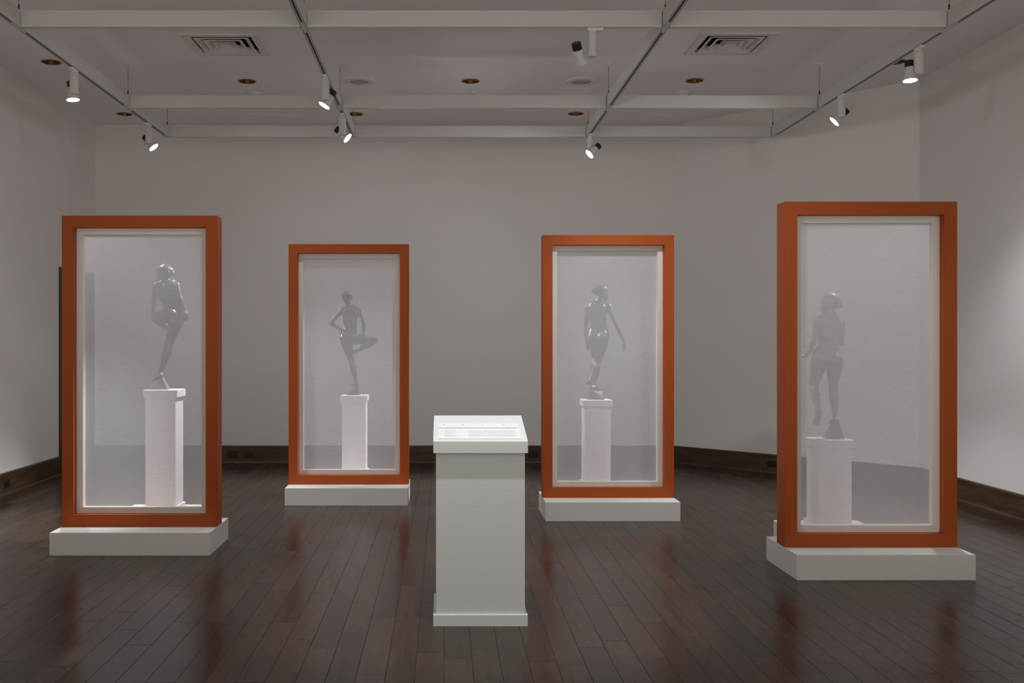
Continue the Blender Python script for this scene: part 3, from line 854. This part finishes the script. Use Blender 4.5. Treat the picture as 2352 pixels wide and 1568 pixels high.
def figure(key, s, face, headup, hairstyle, hands, calf_back, foot_up, wide=1.0, leg=1.0, hd=1.0):
    J = {k: Vector(v) for k, v in FIGS[key].items()}
    bm = nb()
    side_p = (J['hipR']-J['hipL']); side_p.z *= .6; side_p.normalize()
    side_c = (J['shR']-J['shL']).normalized()
    upc = (J['neckbase']-J['ribs']).normalized()
    fr_c = upc.cross(side_c).normalized()
    upp = (J['waist']-J['pelvis']).normalized()
    fr_p = upp.cross(side_p).normalized()
    mid = (J['pelvis']+J['waist'])*.5
    # trunk
    W = s*wide
    loft(bm, [(J['pelvis']-upp*.105*s, side_p, .085*W, .070*s),
              (J['pelvis']-upp*.055*s, side_p, .160*W, .104*s),
              (J['pelvis']+upp*.03*s, side_p, .166*W, .104*s),
              (mid+upp*.02*s, (side_p+side_c)*.5, .140*W, .088*s),
              (J['waist'], (side_p+side_c)*.5, .120*W, .082*s),
              (J['ribs'], side_c, .136*W, .098*s),
              (J['chest']-upc*.02*s, side_c, .156*W, .100*s),
              (J['chest']+upc*.045*s, side_c, .146*W, .084*s),
              (J['neckbase']-upc*.012*s, side_c, .090*W, .064*s),
              (J['neckbase']+upc*.02*s, side_c, .058*s, .055*s)], 6, 28)
    for sh, sg in ((J['shL'], -1), (J['shR'], 1)):
        tube(bm, [J['neckbase']+upc*.045*s, (J['neckbase']*.55+sh*.45)+upc*.012*s, sh], [.040*s, .046*s, .048*s], fr_c)
        tube(bm, [J['chest']+side_c*sg*.05*s, J['chest']*.45+sh*.55, sh], [.088*s, .074*s, .054*s], fr_c)
        ell(bm, sh+side_c*sg*.004*s-upc*.012*s, .051*s, .052*s, .064*s, side_c, upc)
        ell(bm, J['chest']+side_c*sg*.080*W-fr_c*.058*s-upc*.012*s, .050*s, .046*s, .082*s, side_c, upc-side_c*sg*.25)
        ell(bm, J['ribs']+side_c*sg*.086*W-fr_c*.030*s, .054*s, .066*s, .11*s, side_c, upc)
        ell(bm, J['chest']+side_c*sg*.068*s+fr_c*.082*s-upc*.05*s, .055*s, .050*s, .060*s, side_c, upc)
        tube(bm, [J['pelvis']+side_p*sg*.042*s-fr_p*.066*s+upp*.03*s, J['waist']+side_c*sg*.044*s-fr_c*.058*s, J['ribs']+side_c*sg*.046*s-fr_c*.074*s,
                  J['chest']+side_c*sg*.044*s-fr_c*.066*s], [.030*s, .032*s, .034*s, .030*s], side_c)
    # buttocks and hips
    for hp, sg in ((J['hipL'], -1), (J['hipR'], 1)):
        ell(bm, J['pelvis']+side_p*sg*.076*W-fr_p*.052*s-upp*.045*s, .084*W, .092*s, .100*s, side_p, upp+side_p*sg*.12)
        ell(bm, J['pelvis']+side_p*sg*.090*W-fr_p*.030*s+upp*.02*s, .070*W, .078*s, .095*s, side_p, upp-side_p*sg*.3)
        ell(bm, hp*.6+J['pelvis']*.4+side_p*sg*.035*W, .090*s, .090*s, .110*s, side_p, upp)
    # legs
    G = s*leg
    late = []
    for L_ in 'LR':
        hp, kn, an = J['hip'+L_], J['kn'+L_], J['an'+L_]
        th = kn-hp; sh_ = an-kn
        bd = Vector(calf_back[L_]).normalized()
        tube(bm, [hp-th*.06, hp+th*.22-bd*.008*s, hp+th*.50-bd*.012*s, hp+th*.78-bd*.004*s, kn, kn+sh_*.08], [.092*G, .094*G, .083*G, .064*G, .056*G, .052*G], side_p, 5, 20)
        ell(bm, hp+th*.42+bd*.028*s, .052*G, .054*G, .15*s, side_p, th)
        ell(bm, hp+th*.30-bd*.03*s, .062*G, .060*G, .15*s, side_p, th)
        ell(bm, kn-bd*.022*s+sh_*.01, .038*s, .038*s, .050*s, side_p, sh_)
        tube(bm, [kn-sh_*.06, kn+sh_*.14+bd*.006*s, kn+sh_*.32+bd*.012*s, kn+sh_*.60+bd*.002*s, kn+sh_*.84, an+sh_*.02], [.054*G, .057*G, .060*G, .046*G, .036*G, .036*G], side_p, 5, 18)
        sdc = any_side(sh_, side_p)
        for sg in (-1, 1): ell(bm, kn+sh_*(.29 if sg > 0 else .25)+bd*.028*s+sdc*sg*.020*s, .034*G, .038*G, .098*s, sdc, sh_)
        tube(bm, [kn+sh_*.55+bd*.016*s, kn+sh_*.8+bd*.012*s, J['he'+L_]*.5+an*.5+bd*.010*s], [.026*s, .020*s, .017*s], side_p)
        late.append((L_, sdc, sh_))
    # arms
    for L_ in 'LR':
        a, e, w = J['sh'+L_], J['el'+L_], J['wr'+L_]
        ua, fa = e-a, w-e
        tube(bm, [a-ua*.05, a+ua*.3, a+ua*.62, e, e+fa*.1], [.049*s, .047*s, .041*s, .036*s, .036*s], fr_c, 5, 16)
        ell(bm, a+ua*.48-fr_c*.010*s, .036*s, .038*s, .09*s, fr_c, ua)
        ell(bm, a+ua*.12, .047*s, .049*s, .075*s, fr_c, ua)
        tube(bm, [e-fa*.06, e, e+fa*.22, e+fa*.55, w], [.033*s, .036*s, .040*s, .034*s, (.028*s, .024*s)], hands[L_][0], 5, 16)
    tube(bm, [J['neckbase']-upc*.05*s, J['neckbase']+upc*.03*s], [.075*s, .056*s], fr_c, 4, 18)
    big = union_mesh('mass', bm, .0048, 12, .5)
    bm = nb(); bm.from_mesh(big); bpy.data.meshes.remove(big)
    for L_, sdc, sh_ in late:
        for sg in (-1, 1): ell(bm, J['an'+L_]+sdc*sg*.026*s, .014*s, .017*s, .019*s, sdc, sh_)
        foot(bm, J['an'+L_], J['he'+L_], J['to'+L_], foot_up[L_], s)
    for L_ in 'LR':
        hand(bm, J['wr'+L_], J['ha'+L_], hands[L_][0], s, *hands[L_][1:])
    # neck and head
    F_ = Vector(face).normalized(); U = any_side(F_, headup); S_ = F_.cross(U)
    H = J['head']
    s0, s = s, s*hd
    base = H-U*.095*s-F_*.018*s
    tube(bm, [J['neckbase']-upc*.03*s, J['neckbase']*.5+base*.5, base+U*.05*s], [.060*s, .053*s, .056*s], fr_c, 5, 18)
    for sg in (-1, 1): tube(bm, [base+U*.05*s+S_*sg*.045*s, J['neckbase']+fr_c*.035*s+side_c*sg*.012*s], [.016*s, .014*s], fr_c)
    ell(bm, H+U*.022*s-F_*.012*s, .076*s, .098*s, .088*s, S_, U)                       # cranium
    loft(bm, [(H+U*.035*s+F_*.030*s, S_, .066*s, .060*s), (H-U*.010*s+F_*.036*s, S_, .065*s, .058*s), (H-U*.052*s+F_*.038*s, S_, .055*s, .053*s),
              (H-U*.088*s+F_*.048*s, S_, .036*s, .034*s), (H-U*.106*s+F_*.056*s, S_, .019*s, .019*s)], 4, 18)       # face, jaw, chin
    ell(bm, H+U*.020*s+F_*.078*s, .050*s, .022*s, .013*s, S_, U)                       # brow
    loft(bm, [(H+U*.010*s+F_*.090*s, S_, .009*s, .010*s), (H-U*.012*s+F_*.100*s, S_, .010*s, .010*s), (H-U*.028*s+F_*.105*s, S_, .013*s, .010*s)], 4, 12)   # nose
    for sg in (-1, 1):
        ell(bm, H-U*.031*s+F_*.099*s+S_*sg*.011*s, .009*s, .010*s, .008*s, S_, U)     # nostrils
        ell(bm, H+U*.001*s+F_*.083*s+S_*sg*.031*s, .015*s, .012*s, .010*s, S_, U)     # eyes
        ell(bm, H-U*.020*s+F_*.076*s+S_*sg*.040*s, .020*s, .018*s, .016*s, S_, U)     # cheeks
        ell(bm, H-U*.008*s-F_*.010*s+S_*sg*.078*s, .010*s, .019*s, .031*s, S_+F_*.3*sg, U-F_*.15)  # ears
    ell(bm, H-U*.052*s+F_*.092*s, .023*s, .011*s, .006*s, S_, U)                       # lips
    ell(bm, H-U*.063*s+F_*.090*s, .020*s, .011*s, .007*s, S_, U)
    ell(bm, H-U*.092*s+F_*.082*s, .018*s, .016*s, .015*s, S_, U)
    body = union_mesh('figure', bm, .0030, 3, .5)
    # hair
    bm = nb(); rnd = random.Random(hash_of(key))
    ell(bm, H+U*.030*s-F_*.022*s, .084*s, .100*s, .090*s, S_, U)
    def surf(a, el, rr):           # a = azimuth from the back, el = elevation
        dv = (-F_*math.cos(a)+S_*math.sin(a))*math.cos(el)+U*math.sin(el)
        return H+U*.028*s-F_*.016*s+(S_*dv.dot(S_)*.084+F_*dv.dot(F_)*.100+U*dv.dot(U)*.090)*s*rr
    hs = hairstyle
    for q in range(hs['n']):
        a0 = rnd.uniform(-PI, PI)*.9; e0 = rnd.uniform(.75, 1.45)
        a1 = rnd.uniform(-1, 1)*hs['wrap']; e1 = rnd.uniform(*hs['drop'])
        a0 = a1*.55+rnd.uniform(-.3, .3) if rnd.random() < .6 else a0
        pts = []
        for f in (0, .33, .66, 1):
            rr = 1.0+hs['lift']*f*f*rnd.uniform(.5, 1.4)
            p = surf(a0+(a1-a0)*f, e0+(e1-e0)*f, rr+rnd.uniform(-.01, .02))
            p = p+Vector(hs['blow'])*s*f**2*rnd.uniform(.4, 1.3)
            pts.append(p)
        r0 = rnd.uniform(.009, .014)*s
        tube(bm, pts, [r0*1.1, r0*1.2, r0, r0*.55], U, 4, 8)
    if hs.get('spike'):
        for q in range(hs['spike']):
            a = rnd.uniform(-PI, PI); e = rnd.uniform(.2, 1.5)
            p0 = surf(a, e, .95); p1 = surf(a+rnd.uniform(-.3,.3), min(e+rnd.uniform(-.1,.3), 1.5), 1.12); p2 = surf(a+rnd.uniform(-.4,.4), min(e+.35, 1.55), rnd.uniform(1.15, 1.30))
            tube(bm, [p0, p1, p2], [.016*s, .013*s, .004*s], U, 3, 8)
    hair = union_mesh('hair', bm, .0026, 1, .4)
    return body, hair

def hash_of(k): return sum(ord(c)*(i+3) for i, c in enumerate(k))

def rock(points, key):
    bm = nb()
    for p in points: bm.verts.new(p)
    bmesh.ops.convex_hull(bm, input=bm.verts)
    bmesh.ops.recalc_face_normals(bm, faces=bm.faces)
    bmesh.ops.triangulate(bm, faces=bm.faces)
    bmesh.ops.subdivide_edges(bm, edges=bm.edges, cuts=2, use_grid_fill=True)
    rnd = random.Random(hash_of(key)+5)
    for v in bm.verts:
        if v.co.z > .004: v.co += Vector((rnd.uniform(-1,1), rnd.uniform(-1,1), rnd.uniform(-1,1)))*.0028
    return bm

def j(key, n): return Vector(FIGS[key][n])
S = dict(
    one=dict(s=.525, wide=1.06, leg=1.12, hd=1.08, face=(-.82, .50, -.30), headup=(-.25, 0, 1),
             hair=dict(n=120, wrap=2.2, drop=(-.6, .15), lift=.16, blow=(.03, 0, -.01)),
             hands=dict(L=((-.55, -.5, .55), .35, 1), R=((.75, -.65, 0), .45, 1)),
             back=dict(L=(.5, -.6, -.5), R=(.45, -.85, 0)), fup=dict(L=(-.3, -.2, .9), R=(-.3, 0, 1))),
    two=dict(s=.50, wide=1.02, leg=1.13, hd=1.06, face=(-.15, .95, -.30), headup=(-.12, 0, 1),
             hair=dict(n=70, wrap=2.3, drop=(-.75, .1), lift=.05, blow=(0, 0, 0), spike=44),
             hands=dict(L=((-.1, -1, .2), .20, 1), R=((.6, -.6, .4), .35, -1)),
             back=dict(L=(.10, -1, .0), R=(-.2, -.2, -.95)), fup=dict(L=(0, 0, 1), R=(0, -1, .2))),
    three=dict(s=.53, wide=1.10, leg=1.04, hd=1.06, face=(.90, .38, -.16), headup=(.10, 0, 1),
             hair=dict(n=120, wrap=1.5, drop=(-.75, .1), lift=.14, blow=(-.055, 0, .0)),
             hands=dict(L=((-.8, -.6, 0), .75, -1), R=((.75, -.6, .2), .35, 1)),
             back=dict(L=(-.3, -.9, 0), R=(-.35, -.9, 0)), fup=dict(L=(.3, .6, .3), R=(.2, 0, 1))),
    four=dict(s=.535, wide=1.16, leg=1.06, hd=1.10, face=(-.97, .20, .02), headup=(0, 0, 1),
             hair=dict(n=130, wrap=1.2, drop=(-.58, .15), lift=.15, blow=(.015, 0, -.02)),
             hands=dict(L=((-.2, -.2, 1), .10, 1), R=((.4, .2, 1), .45, 1)),
             back=dict(L=(.0, -.9, .3), R=(0, -1, 0)), fup=dict(L=(0, 1, .1), R=(0, 0, 1))),
)
u = {'one': .0006516, 'two': .000695, 'three': .000712, 'four': .000725}
ROCKS = {
 'one': [(-.077, -.045, 0), (.076, -.05, 0), (.074, .05, 0), (-.074, .055, 0), (-.060, .050, .042), (-.066, .03, .040), (.030, -.03, .094), (.022, .02, .094), (-.01, -.045, .05), (.034, .0, .092)],
 'two': [(-.061, -.045, 0), (.061, -.045, 0), (.058, .05, 0), (-.058, .05, 0), (.044, -.03, .092), (.046, .012, .092), (.02, .03, .084), (-.012, .048, .076), (.0, -.045, .03), (-.03, .05, .05)],
 'three': [(-.073, -.05, 0), (.073, -.05, 0), (.07, .05, 0), (-.07, .05, 0), (-.060, -.03, .092), (-.055, .03, .090), (.055, .055, .075), (.054, .0, .075), (-.02, -.048, .07), (.058, -.045, .03)],
 'four': [(-.058, -.05, 0), (.058, -.05, 0), (.052, .06, 0), (-.054, .06, 0), (.000, -.035, .114), (.024, -.03, .114), (.026, .04, .102), (-.004, .052, .094), (-.032, -.045, .05), (.034, -.045, .06)],
}
st_labels = {
 'one': ('grey bronze statue bending over its raised left-hand knee, on the tallest pedestal', 'grey'),
 'two': ('darkest bronze statue standing on one leg with its bent leg stuck out to the right', 'dark'),
 'three': ('brown bronze statue stepping with one arm held out to the right, hair blown back', 'brown'),
 'four': ('pale grey patinated statue seen from behind, head in profile to the left, one foot lifted', 'pale')}
for k in CASES:
    n = k['n']; q = S[n]
    body, hair = figure(n, q['s'], q['face'], q['headup'], q['hair'], q['hands'], q['back'], q['fup'], q['wide'], q['leg'], q['hd'])
    offx = {'one': -.040, 'two': -.015, 'three': -.006, 'four': .035}[n]
    r = empty('bronze_statue', (k['px']+offx, k['py']+.128, k['pz']+.001))
    tag(r, st_labels[n][0], 'statue', 'half-size bronze statues on pedestals')
    link_data('figure', body, M[k['bz']], r)
    link_data('hair', hair, M[k['bz']], r)
    link_mesh('rock_base', rock(ROCKS[n], n), M[k['rk']], r)

# ------------------------------------------------------------------ world, camera, view
w = bpy.data.worlds.new('ambient_fill'); SC.world = w; w.use_nodes = True
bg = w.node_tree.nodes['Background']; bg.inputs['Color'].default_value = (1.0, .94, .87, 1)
# added ambient fill, stronger below the horizon to brighten the ceiling
wn_ = w.node_tree.nodes; wl_ = w.node_tree.links
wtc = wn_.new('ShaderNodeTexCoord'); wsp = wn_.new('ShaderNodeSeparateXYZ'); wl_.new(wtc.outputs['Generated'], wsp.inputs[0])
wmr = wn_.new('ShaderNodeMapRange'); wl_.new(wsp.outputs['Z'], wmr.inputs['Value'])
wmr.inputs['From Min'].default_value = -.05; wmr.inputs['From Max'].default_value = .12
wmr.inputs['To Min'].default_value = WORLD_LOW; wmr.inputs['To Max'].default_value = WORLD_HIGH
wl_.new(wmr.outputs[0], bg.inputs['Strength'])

cam = bpy.data.cameras.new('camera'); co = bpy.data.objects.new('camera', cam); C.objects.link(co)
co.location = (0, 0, 1.45); co.rotation_euler = (PI/2, 0, 0)
cam.sensor_fit = 'HORIZONTAL'; cam.sensor_width = 36; cam.lens = 2350/2352*36
cam.shift_x = 156/2352; cam.shift_y = -1/2352; cam.clip_end = 100
SC.camera = co
vs_ = SC.view_settings
vs_.view_transform = 'Standard'; vs_.look = 'None'; vs_.gamma = 1; vs_.exposure = 0; vs_.use_curve_mapping = False
SC.cycles.use_denoising = True
SC.cycles.max_bounces = 10; SC.cycles.diffuse_bounces = 5; SC.cycles.transparent_max_bounces = 16
SC.cycles.sample_clamp_indirect = 4
